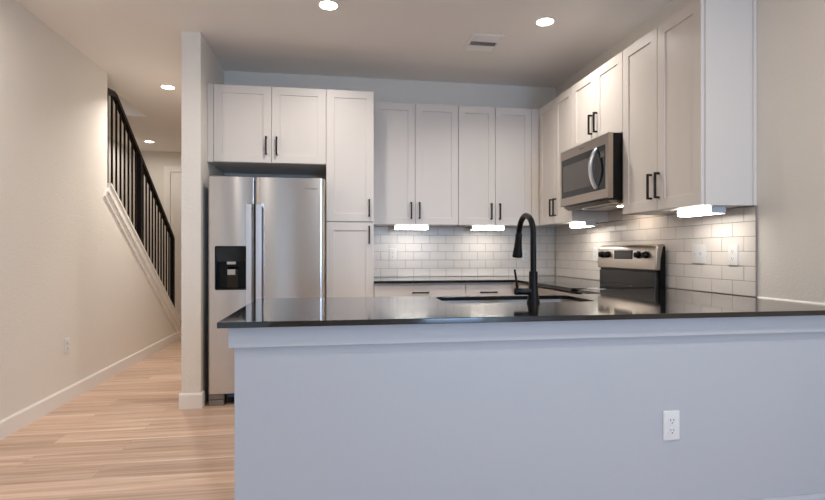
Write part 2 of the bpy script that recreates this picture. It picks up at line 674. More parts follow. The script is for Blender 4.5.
# tall pantry beside the refrigerator
pt = thing('pantry_cabinet', 'tall narrow white pantry cabinet right of the refrigerator', 'cabinet', (-0.069, YF, 0))
pw = 0.314 + 0.069
bm = B()
box(bm, 0.0005, pw, DT + 0.001, YW - YF - 0.001, 0.1, ZT)
box(bm, 0.0005, pw, 0.08, YW - YF - 0.001, 0, 0.1)
obj('body', bm, 'cabbody', pt)
for (c, d, h0, h1) in ((1.396, ZT, 1.435, 1.575), (0.102, 1.388, 1.215, 1.36)):
    dr = obj('door', shaker(G, pw - G, c, d - G), 'cab', pt)
    obj('handle', pull(pw - 0.04, h0, h1), 'pull', dr)

# far wall uppers
YU = 4.403
xa = 0.3165
Wa = 1.087 - xa
cabinet('white two-door upper cabinet on the far wall next to the pantry', (xa, YU, 0), 0, Wa, ZB, ZT, YW - YU,
        doors=[(0, 0.698 - xa, ZB, ZT, 0.698 - xa - 0.037, 1.44, 1.585), (0.698 - xa, Wa, ZB, ZT, 0.698 - xa + 0.037, 1.44, 1.585)])
xb = 1.088
Wb = 1.842 - xb
cabinet('white two-door upper cabinet on the far wall beside the corner', (xb, YU, 0), 0, Wb, ZB, ZT, YW - YU,
        doors=[(0, 1.429 - xb, ZB, ZT, 1.429 - xb - 0.04, 1.44, 1.585), (1.429 - xb, 1.772 - xb, ZB, ZT, 1.429 - xb + 0.04, 1.44, 1.585)],
        fill_r=1.842 - 1.772)
# right wall uppers (local x runs towards the camera)
XU = 1.843
DU = XR - XU
RZ = -PI / 2


def rcab(label, ya, yb, z0, doors, **k):
    return cabinet(label, (XU, ya, 0), RZ, ya - yb, z0, ZT, DU, doors, **k)


wc = 4.401 - 3.749
rcab('white two-door upper cabinet on the right wall between corner and microwave', 4.401, 3.749, ZB,
     [(0.0, 0.326, ZB, ZT, 0.322 - 0.033, 1.452, 1.600), (0.326, wc, ZB, ZT, 0.322 + 0.033, 1.452, 1.600)])
zmw = 1.925
wm = 3.748 - 3.0445
rcab('short white two-door cabinet directly above the microwave', 3.748, 3.0445, zmw,
     [(0, 0.352, zmw, ZT, 0.345 - 0.036, 1.998, 2.142), (0.352, wm, zmw, ZT, 0.345 + 0.036, 1.998, 2.142)])
we = 3.0435 - 2.330
tc_ = rcab('white two-door upper cabinet at the near end of the right wall, with plain end panel', 3.0435, 2.330, ZB,
           [(0, 0.357, ZB, ZT, 0.340 - 0.035, 1.456, 1.606), (0.357, we, ZB, ZT, 0.340 + 0.035, 1.456, 1.606)])
obj('end_panel', box(B(), we, we + 0.004, 0.022, DU - 0.001, ZB, ZT), 'cab', tc_)
obj('scribe_strip', box(B(), we + 0.004, we + 0.012, DU - 0.02, DU - 0.001, ZB, ZT, 0.002), 'cab', tc_)

# base cabinets under the far counter
ZK = 0.893
YD = 4.113
xa = 0.3155
wA = 1.077 - xa
cabinet('white base cabinet under the far counter next to the pantry', (xa, YD, 0), 0, wA, 0.1, ZK, YW - YD, name='base_cabinet', toe=0.1,
        doors=[(0, wA / 2, 0.1, 0.725, wA / 2 - 0.035, 0.56, 0.70), (wA / 2, wA, 0.1, 0.725, wA / 2 + 0.035, 0.56, 0.70)],
        drawers=[(0, wA, 0.73, 0.876, wA / 2 - 0.068, wA / 2 + 0.068, 0.815)])
xb = 1.078
wB = 1.485 - xb
cabinet('white base cabinet under the far counter by the corner', (xb, YD, 0), 0, wB + 0.064, 0.1, ZK, YW - YD, name='base_cabinet', toe=0.1, fill_r=0.064,
        doors=[(0, wB, 0.1, 0.725, wB - 0.04, 0.56, 0.70)],
        drawers=[(0, wB, 0.73, 0.876, 0.123, 0.268, 0.812)])
cabinet('white corner base cabinet left of the range', (1.53, 4.111, 0), RZ, 4.111 - 3.75, 0.1, ZK, XR - 1.53, name='base_cabinet', toe=0.1,
        doors=[(0.03, 4.111 - 3.75, 0.1, 0.88, 0.07, 0.7, 0.84)])
cabinet('white base cabinet between the range and the peninsula', (1.53, 3.018, 0), RZ, 3.018 - 2.60, 0.1, ZK, XR - 1.53, name='base_cabinet', toe=0.1,
        doors=[(0, 0.40, 0.1, 0.725, 0.05, 0.56, 0.70)], drawers=[(0, 0.40, 0.73, 0.876, 0.13, 0.27, 0.81)])
# peninsula base cabinets facing the kitchen (front at y = 2.595, facing +y)
YP1 = 2.595
for (xr, xl, lab) in ((1.50, 1.26, 'narrow white base cabinet right of the sink on the kitchen side of the peninsula'),
                      (0.46, 0.07, 'white base cabinet left of the sink on the kitchen side of the peninsula'),
                      (0.07, -0.335, 'white base cabinet at the free end of the peninsula, kitchen side')):
    ww = xr - xl
    cabinet(lab, (xr, YP1, 0), PI, ww, 0.1, ZK, YP1 - 1.93, name='base_cabinet', toe=0.1,
            doors=[(0, ww, 0.1, 0.725, 0.05, 0.56, 0.70)], drawers=[(0, ww, 0.73, 0.876, ww / 2 - 0.06, ww / 2 + 0.06, 0.81)])
sb = thing('sink_cabinet', 'white two-door sink cabinet on the kitchen side of the peninsula', 'cabinet', (1.26, YP1, 0), PI)
ww = 0.80
bm = B()
box(bm, 0.0005, 0.018, 0.021, 0.64, 0.1, ZK)
box(bm, ww - 0.018, ww - 0.0005, 0.021, 0.64, 0.1, ZK)
box(bm, 0.018, ww - 0.018, 0.021, 0.64, 0.1, 0.118)
box(bm, 0.018, ww - 0.018, 0.62, 0.64, 0.118, ZK)
box(bm, 0.0005, ww - 0.0005, 0.08, 0.64, 0, 0.1)
obj('body', bm, 'cabbody', sb)
for (a, b, hx) in ((0, 0.4, 0.36), (0.4, 0.8, 0.44)):
    dr = obj('door', shaker(a + G, b - G, 0.102, 0.88), 'cab', sb)
    obj('handle', pull(hx, 0.70, 0.84), 'pull', dr)

# ------------------------------------------------------------------ peninsula half wall
PX0, PY0 = -0.339, 1.805
pn = thing('peninsula_half_wall', 'long smooth white half wall carrying the dark peninsula counter', 'half wall', (PX0, PY0, 0))
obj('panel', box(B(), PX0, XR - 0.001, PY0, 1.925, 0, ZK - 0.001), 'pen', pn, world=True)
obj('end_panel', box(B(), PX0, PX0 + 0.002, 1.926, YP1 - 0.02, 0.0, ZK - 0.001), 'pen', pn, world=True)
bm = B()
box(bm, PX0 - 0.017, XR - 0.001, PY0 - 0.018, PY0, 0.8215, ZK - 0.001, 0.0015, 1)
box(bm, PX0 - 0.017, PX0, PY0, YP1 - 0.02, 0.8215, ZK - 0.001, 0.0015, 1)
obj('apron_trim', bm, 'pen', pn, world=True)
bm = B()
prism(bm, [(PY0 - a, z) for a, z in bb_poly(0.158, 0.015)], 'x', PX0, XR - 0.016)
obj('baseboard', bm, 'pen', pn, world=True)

# ------------------------------------------------------------------ countertops
CT0, CT1 = 0.894, 0.914
SX0, SX1, SY0, SY1 = 0.51, 1.235, 2.246, 2.585   # sink opening


def rrect(x0, x1, y0, y1, r, n=6):
    out = []
    for cx, cy, a0 in ((x1 - r, y1 - r, 0), (x0 + r, y1 - r, 90), (x0 + r, y0 + r, 180), (x1 - r, y0 + r, 270)):
        for k in range(n + 1):
            a = math.radians(a0 + 90 * k / n)
            out.append((cx + r * math.cos(a), cy + r * math.sin(a)))
    return out


def slab_with_hole(outer, hole, z0, z1, bev=0.002):
    """outer is a convex or L outline; triangulated fill between outline and hole, then walls"""
    bm = B()
    for z, up in ((z1, True), (z0, False)):
        ed = []
        for poly in (outer, hole) if hole else (outer,):
            vs = [bm.verts.new((x, y, z)) for x, y in poly]
            ed += [bm.edges.new((vs[i], vs[(i + 1) % len(vs)])) for i in range(len(vs))]
        bmesh.ops.triangle_fill(bm, use_beauty=True, use_dissolve=False, edges=ed)
    bm.verts.ensure_lookup_table()
    for poly in (outer, hole) if hole else (outer,):
        n = len(poly)
        a = [bm.verts.new((x, y, z1)) for x, y in poly]
        b = [bm.verts.new((x, y, z0)) for x, y in poly]
        for i in range(n):
            bm.faces.new((a[i], a[(i + 1) % n], b[(i + 1) % n], b[i]))
    bmesh.ops.remove_doubles(bm, verts=bm.verts[:], dist=1e-5)
    bmesh.ops.recalc_face_normals(bm, faces=bm.faces[:])
    return bm


outer = [(-0.3864, 1.7565), (XR - 0.001, 1.7565), (XR - 0.001, 3.018), (1.505, 3.018), (1.505, 2.6465), (-0.3864, 2.6465)]
pc = obj('countertop', slab_with_hole(outer, rrect(SX0, SX1, SY0, SY1, 0.05), CT0, CT1), 'stone')
tag(pc, 'polished dark stone peninsula countertop holding the sink and faucet', 'countertop')
bv = pc.modifiers.new('edge', 'BEVEL')
bv.width = 0.002
bv.segments = 2
bv.limit_method = 'ANGLE'
pb = obj('countertop', slab_with_hole([(0.3155, 4.09), (1.505, 4.09), (1.505, 3.752), (XR - 0.001, 3.752), (XR - 0.001, YW - 0.001), (0.3155, YW - 0.001)], None, CT0, CT1), 'stone')
tag(pb, 'dark stone countertop along the far wall turning the corner to the range', 'countertop')
# white caulk bead where the counter meets the right wall
bm = B()
prism(bm, [(XR - 0.001, CT1), (XR - 0.007, CT1), (XR - 0.001, CT1 + 0.006)], 'y', 1.76, 2.313)
struct('trim_4', bm, 'trim', label='white caulk bead between the counter and right wall')

# ------------------------------------------------------------------ tiles
TW, THH, GR = 0.1555, 0.0785, 0.0026


def tile_bm(u0, u1, z0, z1, phase, half_rows_first, conv):
    """tiles over [u0,u1]x[z0,z1]; conv(u, d, z) -> world, d = height off the wall"""
    bm = B()
    r = 0
    z = z0
    rnd = random.Random(3)
    while z < z1 - 0.012:
        zt = min(z + THH, z1)
        off = phase + (TW / 2 if (r % 2) else 0)
        k = math.floor((u0 - off) / TW)
        u = off + k * TW
        while u < u1:
            a, b = max(u, u0) + GR / 2, min(u + TW, u1) - GR / 2
            if b - a > 0.006:
                zz0, zz1 = z + GR / 2, zt - GR / 2
                t1, t2 = rnd.uniform(-0.0003, 0.0003), rnd.uniform(-0.0003, 0.0003)

                def rg(i, d, tilt=False):
                    pts = [(a + i, zz0 + i, -t1 - t2), (b - i, zz0 + i, t1 - t2), (b - i, zz1 - i, t1 + t2), (a + i, zz1 - i, -t1 + t2)]
                    return [conv(p, d + (q if tilt else 0), s) for p, s, q in pts]
                loops(bm, [rg(0, 0.002), rg(0, 0.0062), rg(0.0012, 0.0074, True)], cap0=False)
            u += TW
        z = zt
        r += 1
    return bm


TB = 0.9155
bs = thing('tile_backsplash', 'white subway tile backsplash on the far wall under the cabinets', 'backsplash', (1.2, YW, TB))
cvb = lambda u, d, z: (u, YW - 0.001 - d, z)
obj('tiles', tile_bm(0.3155, XR - 0.010, TB, ZB - 0.001, 1.355, False, cvb), 'tile', bs, world=True)
obj('grout_bed', box(B(), 0.3155, XR - 0.010, YW - 0.0068, YW - 0.001, TB, ZB - 0.001), 'grout', bs, world=True)
rs = thing('tile_backsplash', 'white subway tile backsplash on the right wall behind the range', 'backsplash', (XR, 3.2, TB))
cvr = lambda u, d, z: (XR - 0.001 - d, u, z)
bm = tile_bm(2.318, YW - 0.010, TB, ZB - 0.001, 2.318, False, cvr)
b2 = tile_bm(3.05, 3.744, ZB - 0.001, 1.466, 2.318, False, cvr)
me_tmp = bpy.data.meshes.new('tmp')
b2.to_mesh(me_tmp)
b2.free()
bm.from_mesh(me_tmp)
bpy.data.meshes.remove(me_tmp)
obj('tiles', bm, 'tile', rs, world=True)
bm = B()
box(bm, XR - 0.0068, XR - 0.001, 2.3175, YW - 0.010, TB, ZB - 0.001)
box(bm, XR - 0.0068, XR - 0.001, 3.05, 3.744, ZB - 0.001, 1.466)
obj('grout_bed', bm, 'grout', rs, world=True)
obj('edge_trim', box(B(), XR - 0.010, XR - 0.001, 2.3150, 2.3173, TB, ZB - 0.001), 'grout', rs, world=True)

# ------------------------------------------------------------------ outlets and switches


def outlet_plate(label, loc, rz, kind='duplex', gangs=1):
    """local: plate on plane y=0, facing -y, centred on the origin"""
    t = thing('wall_outlet' if kind == 'duplex' else 'light_switch', label, 'outlet' if kind == 'duplex' else 'switch', loc, rz,
              'white wall plates')
    w, h = 0.035 + 0.023 * (gangs - 1), 0.0575
    bm = B()

    def rg(i, y):
        return [(x, y, z) for x, z in rrect(-w + i, w - i, -h + i, h - i, 0.004, 3)]
    loops(bm, [rg(0, 0), rg(0, -0.003), rg(0.002, -0.0055), rg(0.004, -0.006)])
    obj('plate', bm, 'plate', t, smooth=True)
    if kind == 'duplex':
        for cz in (0.0195, -0.0195):
            bm = B()
            pr = [(0.0165 * math.cos(a), cz + max(-0.0125, min(0.0125, 0.0165 * math.sin(a)))) for a in [2 * PI * k / 28 for k in range(28)]]
            loops(bm, [[(x, -0.006, z) for x, z in pr], [(x, -0.0075, z) for x, z in pr]])
            rc = obj('receptacle', bm, 'plate', t)
            bm = B()
            box(bm, -0.0075, -0.005, -0.0079, -0.0074, cz - 0.001, cz + 0.008)
            box(bm, 0.005, 0.0075, -0.0079, -0.0074, cz - 0.001, cz + 0.0065)
            tube(bm, [(0, -0.0074, cz - 0.0075), (0, -0.0079, cz - 0.0075)], 0.0028, 10)
            obj('slots', bm, 'slot', rc)
        obj('screw', tube(B(), [(0, -0.006, 0), (0, -0.0072, 0)], 0.003, 10), 'plate', t)
    else:
        for g in range(gangs):
            cx = (g - (gangs - 1) / 2) * 0.046
            obj('toggle_frame', box(B(), cx - 0.006, cx + 0.006, -0.0068, -0.006, -0.0125, 0.0125), 'plate', t)
            bm = B()
            up = 1
            prism(bm, [(-0.006, -0.006), (-0.006, 0.008), (-0.016, 0.013), (-0.0165, 0.008)], 'x', cx - 0.004, cx + 0.004)
            obj('toggle', bm, 'plate', t)
    return t


outlet_plate('white duplex outlet low on the peninsula half wall', (1.297, PY0 - 0.0005, 0.471), 0)
outlet_plate('white duplex outlet low on the left wall', (XL + 0.0005, 4.24, 0.43), PI / 2)
yt = YW - 0.009
outlet_plate('white outlet on the far backsplash near the pantry', (0.533, yt, 1.125), 0)
outlet_plate('white outlet on the far backsplash half hidden behind the faucet', (1.832, yt, 1.11), 0)
xt = XR - 0.009
outlet_plate('white double toggle switch plate on the right backsplash', (xt, 2.728, 1.135), RZ, 'switch', 2)
outlet_plate('white outlet on the right backsplash nearest the tile end', (xt, 2.465, 1.13), RZ)
outlet_plate('white outlet on the right backsplash just beyond the range', (xt, 3.935, 1.13), RZ)

# ------------------------------------------------------------------ refrigerator
FX0, FX1, FY = -0.935, -0.074, 3.955
fr = thing('refrigerator', 'stainless side-by-side refrigerator with ice dispenser beside the white wall end', 'refrigerator', ((FX0 + FX1) / 2, FY, 0))
obj('case', box(B(), FX0 + 0.012, FX1 - 0.012, FY + 0.085, YW - 0.03, 0.06, 1.695, 0.004), 'dark_case', fr, world=True)


def door_bm(x0, x1, z0, z1, y, t=0.075, bulge=0.006):
    prof = []
    n = 28
    r = 0.014
    for i in range(n + 1):
        u = i / n
        x = x0 + (x1 - x0) * u
        yy = y - bulge * (1 - (2 * u - 1) ** 2) + bulge
        e = min(x - x0, x1 - x)
        if e < r:
            yy += r - math.sqrt(max(0, r * r - (r - e) ** 2))
        prof.append((x, yy))
    prof += [(x1, y + t), (x0, y + t)]
    bm = B()
    prism(bm, prof, 'z', z0, z1)
    return bm


gapx = -0.5985
dl = obj('freezer_door', door_bm(FX0, gapx - 0.005, 0.09, 1.712, FY), 'steel', fr, smooth=True, world=True)
drr = obj('fridge_door', door_bm(gapx + 0.005, FX1, 0.09, 1.712, FY, bulge=0.006), 'steel', fr, smooth=True, world=True)
# dispenser niche cut into the freezer door
DX0, DX1, DZ0, DZ1 = -0.883, -0.652, 0.865, 1.193
cut = obj('cutter', box(B(), DX0 + 0.002, DX1 - 0.002, FY - 0.05, FY + 0.062, DZ0 + 0.002, DZ1 - 0.002), 'steel')
cut.location = -fr.location
md = dl.modifiers.new('cut', 'BOOLEAN')
md.object = cut
md.operation = 'DIFFERENCE'
md.solver = 'EXACT'
cut.location = (0, 0, 0)
bpy.context.view_layer.update()
dg = bpy.context.evaluated_depsgraph_get()
nm = bpy.data.meshes.new_from_object(dl.evaluated_get(dg))
dl.modifiers.clear()
dl.data = nm
bpy.data.objects.remove(cut)
# bezel ring
yb = FY + 0.001
bm = B()
o_ = rrect(DX0, DX1, DZ0, DZ1, 0.012, 4)
i_ = rrect(DX0 + 0.008, DX1 - 0.008, DZ0 + 0.008, DZ1 - 0.008, 0.006, 4)
loops(bm, [[(x, yb + 0.03, z) for x, z in o_], [(x, yb - 0.004, z) for x, z in o_], [(x, yb - 0.004, z) for x, z in i_], [(x, yb + 0.055, z) for x, z in i_]], cap0=False)
dn = obj('dispenser', bm, 'bplast', dl, world=True)
zc = 1.075
obj('control_panel', box(B(), DX0 + 0.007, DX1 - 0.007, yb - 0.003, yb + 0.03, zc, DZ1 - 0.007, 0.002), 'bglass', dn, world=True)
xc = -0.765
obj('ice_chute', box(B(), xc - 0.034, xc + 0.034, yb - 0.002, yb + 0.035, zc - 0.022, zc + 0.016, 0.006), 'polish', dn, world=True)
bm = B()
prism(bm, [(yb + 0.050, 0.875), (yb + 0.025, 0.875), (yb + 0.012, 1.02), (yb + 0.050, 1.035)], 'x', xc - 0.033, xc + 0.045)
obj('paddle', bm, 'bglass', dn, world=True)
obj('nozzle', box(B(), xc - 0.030, xc + 0.030, yb + 0.000, yb + 0.022, 0.975, 1.020, 0.005), 'polish', dn, world=True)
# handles: flat bars with returns
for (hx0, hx1, d_) in ((-0.650, -0.612, dl), (-0.580, -0.540, drr)):
    bm = B()
    z0, z1 = 0.40, 1.512
    yo = FY - 0.058
    pr = [(FY + 0.006, z1), (yo + 0.012, z1), (yo, z1 - 0.012), (yo, z0 + 0.012), (yo + 0.012, z0), (FY + 0.006, z0),
          (FY + 0.006, z0 + 0.022), (yo + 0.018, z0 + 0.03), (yo + 0.018, z1 - 0.03), (FY + 0.006, z1 - 0.022)]
    prism(bm, pr, 'x', hx0, hx1)
    h = obj('handle', bm, 'bar', d_, world=True)
    bv = h.modifiers.new('edge', 'BEVEL')
    bv.width = 0.003
    bv.segments = 2
# brand badge: short raised line of small letters
fc = bpy.data.curves.new('badge', 'FONT')
fc.body = 'Whirlpool'
fc.size = 0.026
fc.extrude = 0.0006
fc.align_x = 'CENTER'
fo = bpy.data.objects.new('badge', fc)
COL.objects.link(fo)
bpy.context.view_layer.update()
bme = bpy.data.meshes.new_from_object(fo.evaluated_get(bpy.context.evaluated_depsgraph_get()))
bpy.data.objects.remove(fo)
bme.materials.clear()
bme.materials.append(M['logo'])
for nm_, par, loc, rot, sc in (('badge', drr, (-0.183 - fr.location.x, FY + 0.0012 - fr.location.y, 1.628), (PI / 2, 0, 0), 0.85),):
    bo = bpy.data.objects.new(nm_, bme)
    COL.objects.link(bo)
    bo.parent = par
    bo.location = loc
    bo.rotation_euler = rot
    bo.scale = (sc, sc, sc)
# feet, kick grille and hinge caps
for fx in (FX0 + 0.005, FX1 - 0.115):
    bm = B()
    box(bm, fx, fx + 0.11, FY + 0.012, FY + 0.08, 0.045, 0.087, 0.003)
    box(bm, fx + 0.002, fx + 0.108, FY + 0.005, FY + 0.08, 0.0, 0.041, 0.003)
    obj('foot_cover', bm, 'gplast', fr, world=True)
obj('kick_grille', box(B(), FX0 + 0.12, FX1 - 0.12, FY + 0.05, FY + 0.085, 0.01, 0.06), 'bplast', fr, world=True)
obj('tape_strip', box(B(), FX0 + 0.135, FX1 - 0.15, FY + 0.035, FY + 0.049, 0.055, 0.088), 'tape', fr, world=True)
for fx in (FX0 + 0.02, FX1 - 0.10):
    obj('hinge_cap', box(B(), fx, fx + 0.08, FY + 0.03, FY + 0.16, 1.695, 1.722, 0.006), 'dark_case', fr, world=True)

# ------------------------------------------------------------------ microwave (local frame, faces -x)
MX = 1.742
mwv = thing('microwave', 'stainless over-the-range microwave with curved handle under the short cabinet', 'microwave', (MX, 3.742, 1.49), RZ)
mw_w, mw_h, mw_d = 3.742 - 3.0455, 0.432, XR - MX - 0.012
obj('case', box(B(), 0.003, mw_w - 0.003, 0.037, mw_d, 0.0, mw_h, 0.003), 'bplast', mwv)
bm = B()


def rg(i, y, a=0.0):
    return [(i, y, 0.008 + i), (mw_w - i, y, 0.008 + i), (mw_w - i, y, mw_h - i), (i, y, mw_h - i)]


wx0, wx1, wz0, wz1 = 0.024, mw_w - 0.030, 0.070, 0.362
inner = [(wx0, 0.0, wz0), (wx1, 0.0, wz0), (wx1, 0.0, wz1), (wx0, 0.0, wz1)]
innb = [(x, 0.006, z) for x, y, z in inner]
loops(bm, [rg(0, 0.036), rg(0, 0.004), rg(0.004, 0.0), inner, innb])
md_ = obj('door', bm, 'steel_warm', mwv)
obj('glass_front', box(B(), wx0, wx1, 0.001, 0.0058, wz0, wz1), 'bglass', md_)
obj('window', box(B(), wx0 + 0.022, wx0 + 0.455, 0.0002, 0.0012, wz0 + 0.045, wz1 - 0.05), 'mesh', md_)
hxm = wx1 - 0.112
bm = B()
n = 16
pts, zz = [], []
for k in range(n + 1):
    u = k / n
    z = 0.085 + (0.352 - 0.085) * u
    d = 0.006 + 0.043 * math.sin(PI * u) ** 0.75
    pts.append((hxm, -d, z))
rings = []
for k, (x, y, z) in enumerate(pts):
    dz = pts[min(k + 1, n)][2] - pts[max(k - 1, 0)][2]
    dy = pts[min(k + 1, n)][1] - pts[max(k - 1, 0)][1]
    l = math.hypot(dy, dz)
    ny, nz = dz / l, -dy / l
    wv = 0.015
    tv = 0.008
    rings.append([(x - wv, y - ny * tv * 0.4, z - nz * tv * 0.4), (x - wv * 0.5, y - ny * tv, z - nz * tv), (x + wv * 0.5, y - ny * tv, z - nz * tv),
                  (x + wv, y - ny * tv * 0.4, z - nz * tv * 0.4), (x + wv, y + ny * tv, z + nz * tv), (x - wv, y + ny * tv, z + nz * tv)])
loops(bm, rings)
obj('handle', bm, 'bar', md_, smooth=True)
obj('control_display', box(B(), wx1 - 0.07, wx1 - 0.015, 0.0002, 0.0012, wz1 - 0.08, wz1 - 0.04), 'mesh', md_)
bo = bpy.data.objects.new('badge', bme)
COL.objects.link(bo)
bo.parent = md_
bo.location = (mw_w * 0.5, -0.0002, mw_h - 0.04)
bo.rotation_euler = (PI / 2, 0, 0)
bo.scale = (0.7, 0.7, 0.7)
bm = B()
prism(bm, [(0.012, 0.0), (0.05, -0.022), (mw_d - 0.02, -0.022), (mw_d - 0.02, 0.0)], 'x', 0.03, mw_w - 0.03)
un = obj('underside', bm, 'steel_warm', mwv)
obj('vent_grille', box(B(), 0.10, mw_w - 0.10, 0.075, 0.135, -0.024, -0.022), 'bplast', un)
obj('cooktop_lamp', box(B(), mw_w - 0.26, mw_w - 0.14, 0.22, 0.28, -0.025, -0.022), 'hood', un)

# ------------------------------------------------------------------ range (local frame, faces -x)
RX = 1.475
rg_ = thing('range', 'stainless electric range with black glass cooktop and knobbed backguard', 'range', (RX, 3.746, 0), RZ)
rw = 3.746 - 3.022
rd = XR - RX - 0.009
obj('body', box(B(), 0.001, rw - 0.001, 0.04, rd - 0.03, 0.0, 0.895), 'bplast', rg_)
obj('cooktop', box(B(), 0.0, rw, 0.004, rd - 0.09, 0.897, 0.9195, 0.004), 'bglass', rg_)
for (cx, cy, r) in ((0.18, 0.16, 0.10), (0.54, 0.16, 0.085), (0.18, 0.42, 0.075), (0.54, 0.42, 0.10)):
    o_ = [(cx + r * math.cos(2 * PI * k / 40), cy + r * math.sin(2 * PI * k / 40), 0.9197) for k in range(40)]
    i_ = [(cx + (r - 0.003) * math.cos(2 * PI * k / 40), cy + (r - 0.003) * math.sin(2 * PI * k / 40), 0.9197) for k in range(40)]
    obj('burner_ring', loops(B(), [o_, i_], cap0=False, cap1=False), 'gplast', rg_)
od = obj('oven_door', box(B(), 0.004, rw - 0.004, 0.0, 0.04, 0.22, 0.885, 0.004), 'steel_warm', rg_)
obj('oven_window', box(B(), 0.09, rw - 0.09, -0.002, 0.0, 0.36, 0.72), 'bglass', od)
bm = B()
tube(bm, [(0.05, -0.045, 0.81), (rw - 0.05, -0.045, 0.81)], 0.012)
for hx in (0.08, rw - 0.08):
    tube(bm, [(hx, 0.0, 0.81), (hx, -0.045, 0.81)], 0.009, 10)
obj('handle', bm, 'steel_warm', od, smooth=True)
obj('drawer', box(B(), 0.004, rw - 0.004, 0.002, 0.04, 0.05, 0.212, 0.004), 'steel_warm', rg_)
# backguard: black lower part, stainless control panel with rounded top
y0 = 2.06 - RX
obj('backguard_base', box(B(), 0.022, rw - 0.003, y0, rd - 0.021, 0.897, 1.012, 0.003), 'guard', rg_)
obj('backguard_slot', box(B(), 0.02, rw - 0.012, y0 + 0.012, rd - 0.022, 1.012, 1.028), 'bplast', rg_)
bm = B()
pr = [(rd, 0.9), (y0 - 0.012, 0.9)]
prism(bm, [(y0 + 0.024, 0.9155), (rd - 0.02, 0.9155), (rd - 0.02, 1.185), (y0 + 0.048, 1.185), (y0 + 0.030, 1.10)], 'x', rw - 0.002, rw + 0.010)
obj('backguard_side', bm, 'bplast', rg_)
bm = B()
prof = [(y0 - 0.006, 1.028), (y0 - 0.002, 1.150), (y0 + 0.004, 1.175), (y0 + 0.018, 1.192), (y0 + 0.038, 1.200), (rd - 0.021, 1.200), (rd - 0.021, 1.028)]
prism(bm, prof, 'x', 0.0, rw + 0.0095)
cp = obj('control_panel', bm, 'steel_warm', rg_, smooth=True)
bv = cp.modifiers.new('edge', 'BEVEL')
bv.width = 0.006
bv.segments = 3
bv.limit_method = 'ANGLE'
yk = y0 - 0.0035
obj('display', box(B(), 3.746 - 3.502, 3.746 - 3.275, yk - 0.004, yk + 0.004, 1.098, 1.160), 'disp', cp)
for ky in (3.672, 3.588, 3.200, 3.112):
    kx = 3.746 - ky
    bm = B()
    tube(bm, [(kx, yk + 0.002, 1.129), (kx, yk - 0.010, 1.129), (kx, yk - 0.012, 1.129), (kx, yk - 0.026, 1.129), (kx, yk - 0.028, 1.129)], [0.025, 0.025, 0.021, 0.019, 0.017], 20)
    kn = obj('knob', bm, 'bplast', cp, smooth=True)
    obj('knob_grip', box(B(), kx - 0.005, kx + 0.005, yk - 0.034, yk - 0.026, 1.129 - 0.018, 1.129 + 0.018, 0.002), 'bplast', kn)

# ------------------------------------------------------------------ sink and faucet
sk = thing('sink', 'stainless undermount sink set in the peninsula counter', 'sink', ((SX0 + SX1) / 2, (SY0 + SY1) / 2, 0.70))
bm = B()
ro = lambda i, z, r: [(x, y, z) for x, y in rrect(SX0 - 0.004 + i, SX1 + 0.004 - i, SY0 - 0.004 + i, SY1 + 0.004 - i, r, 6)]
loops(bm, [ro(-0.010, CT0 - 0.003, 0.06), ro(0, CT0 - 0.003, 0.052), ro(0.004, 0.72, 0.05), ro(0.03, 0.69, 0.05), ro(0.032, 0.688, 0.05)], cap0=False)
bmesh.ops.reverse_faces(bm, faces=bm.faces[:])
bs_ = obj('basin', bm, 'sinksteel', sk, smooth=True, world=True)
so = bs_.modifiers.new('thick', 'SOLIDIFY')
so.thickness = 0.0015
so.offset = -1
obj('drain', lathe(B(), [(0.045, 0.6885), (0.045, 0.6915), (0.03, 0.691), (0.012, 0.6895)], (SX0 + SX1) / 2, (SY0 + SY1) / 2), 'polish', sk, smooth=True, world=True)

FXc, FYc = 0.8955, 2.205
ft = thing('kitchen_faucet', 'matte black gooseneck pull-down faucet standing at the sink', 'faucet', (FXc, FYc, CT1))
obj('body', lathe(B(), [(0.030, 0.0), (0.030, 0.006), (0.0275, 0.012), (0.0235, 0.035), (0.0205, 0.07), (0.0195, 0.10), (0.0195, 0.143), (0.0165, 0.146), (0.015, 0.146)]), 'black', ft, smooth=True)
bm = B()
pts = [(0, 0, 0.146), (0, 0, 0.24), (0, 0, 0.312)]
R = 0.092
for k in range(1, 19):
    a = PI * k / 18 * 0.965
    pts.append((0, R - R * math.cos(a), 0.312 + R * math.sin(a) * 1.02))
tube(bm, pts, 0.0135, 20)
obj('spout', bm, 'black', ft, smooth=True)
e = Vector(pts[-1])
d = (Vector(pts[-1]) - Vector(pts[-2])).normalized()
bm = B()
hp = [(e + d * s, r) for s, r in ((-0.004, 0.0145), (0.0, 0.0165), (0.035, 0.0175), (0.065, 0.0195), (0.102, 0.0245), (0.112, 0.0255), (0.116, 0.024), (0.1165, 0.018))]
tube(bm, [p for p, r in hp], [r for p, r in hp], 24)
sh = obj('spray_head', bm, 'black', ft, smooth=True)
obj('spray_button', box(B(), -0.007, 0.007, e.y + 0.012, e.y + 0.030, e.z - 0.062, e.z - 0.034, 0.003), 'black', sh)
bm = B()
tube(bm, [(-0.014, 0, 0.054), (-0.086, 0, 0.054), (-0.0885, 0, 0.054), (-0.090, 0, 0.054)], [0.0165, 0.0165, 0.015, 0.012], 20)
vb = obj('valve_stub', bm, 'black', ft, smooth=True)
bm = B()
tube(bm, [(-0.076, 0, 0.066), (-0.080, -0.002, 0.09), (-0.090, -0.004, 0.152), (-0.0905, -0.004, 0.155)], [0.0058, 0.0055, 0.0046, 0.003], 12)
obj('lever', bm, 'black', vb, smooth=True)

# ------------------------------------------------------------------ under-cabinet lights


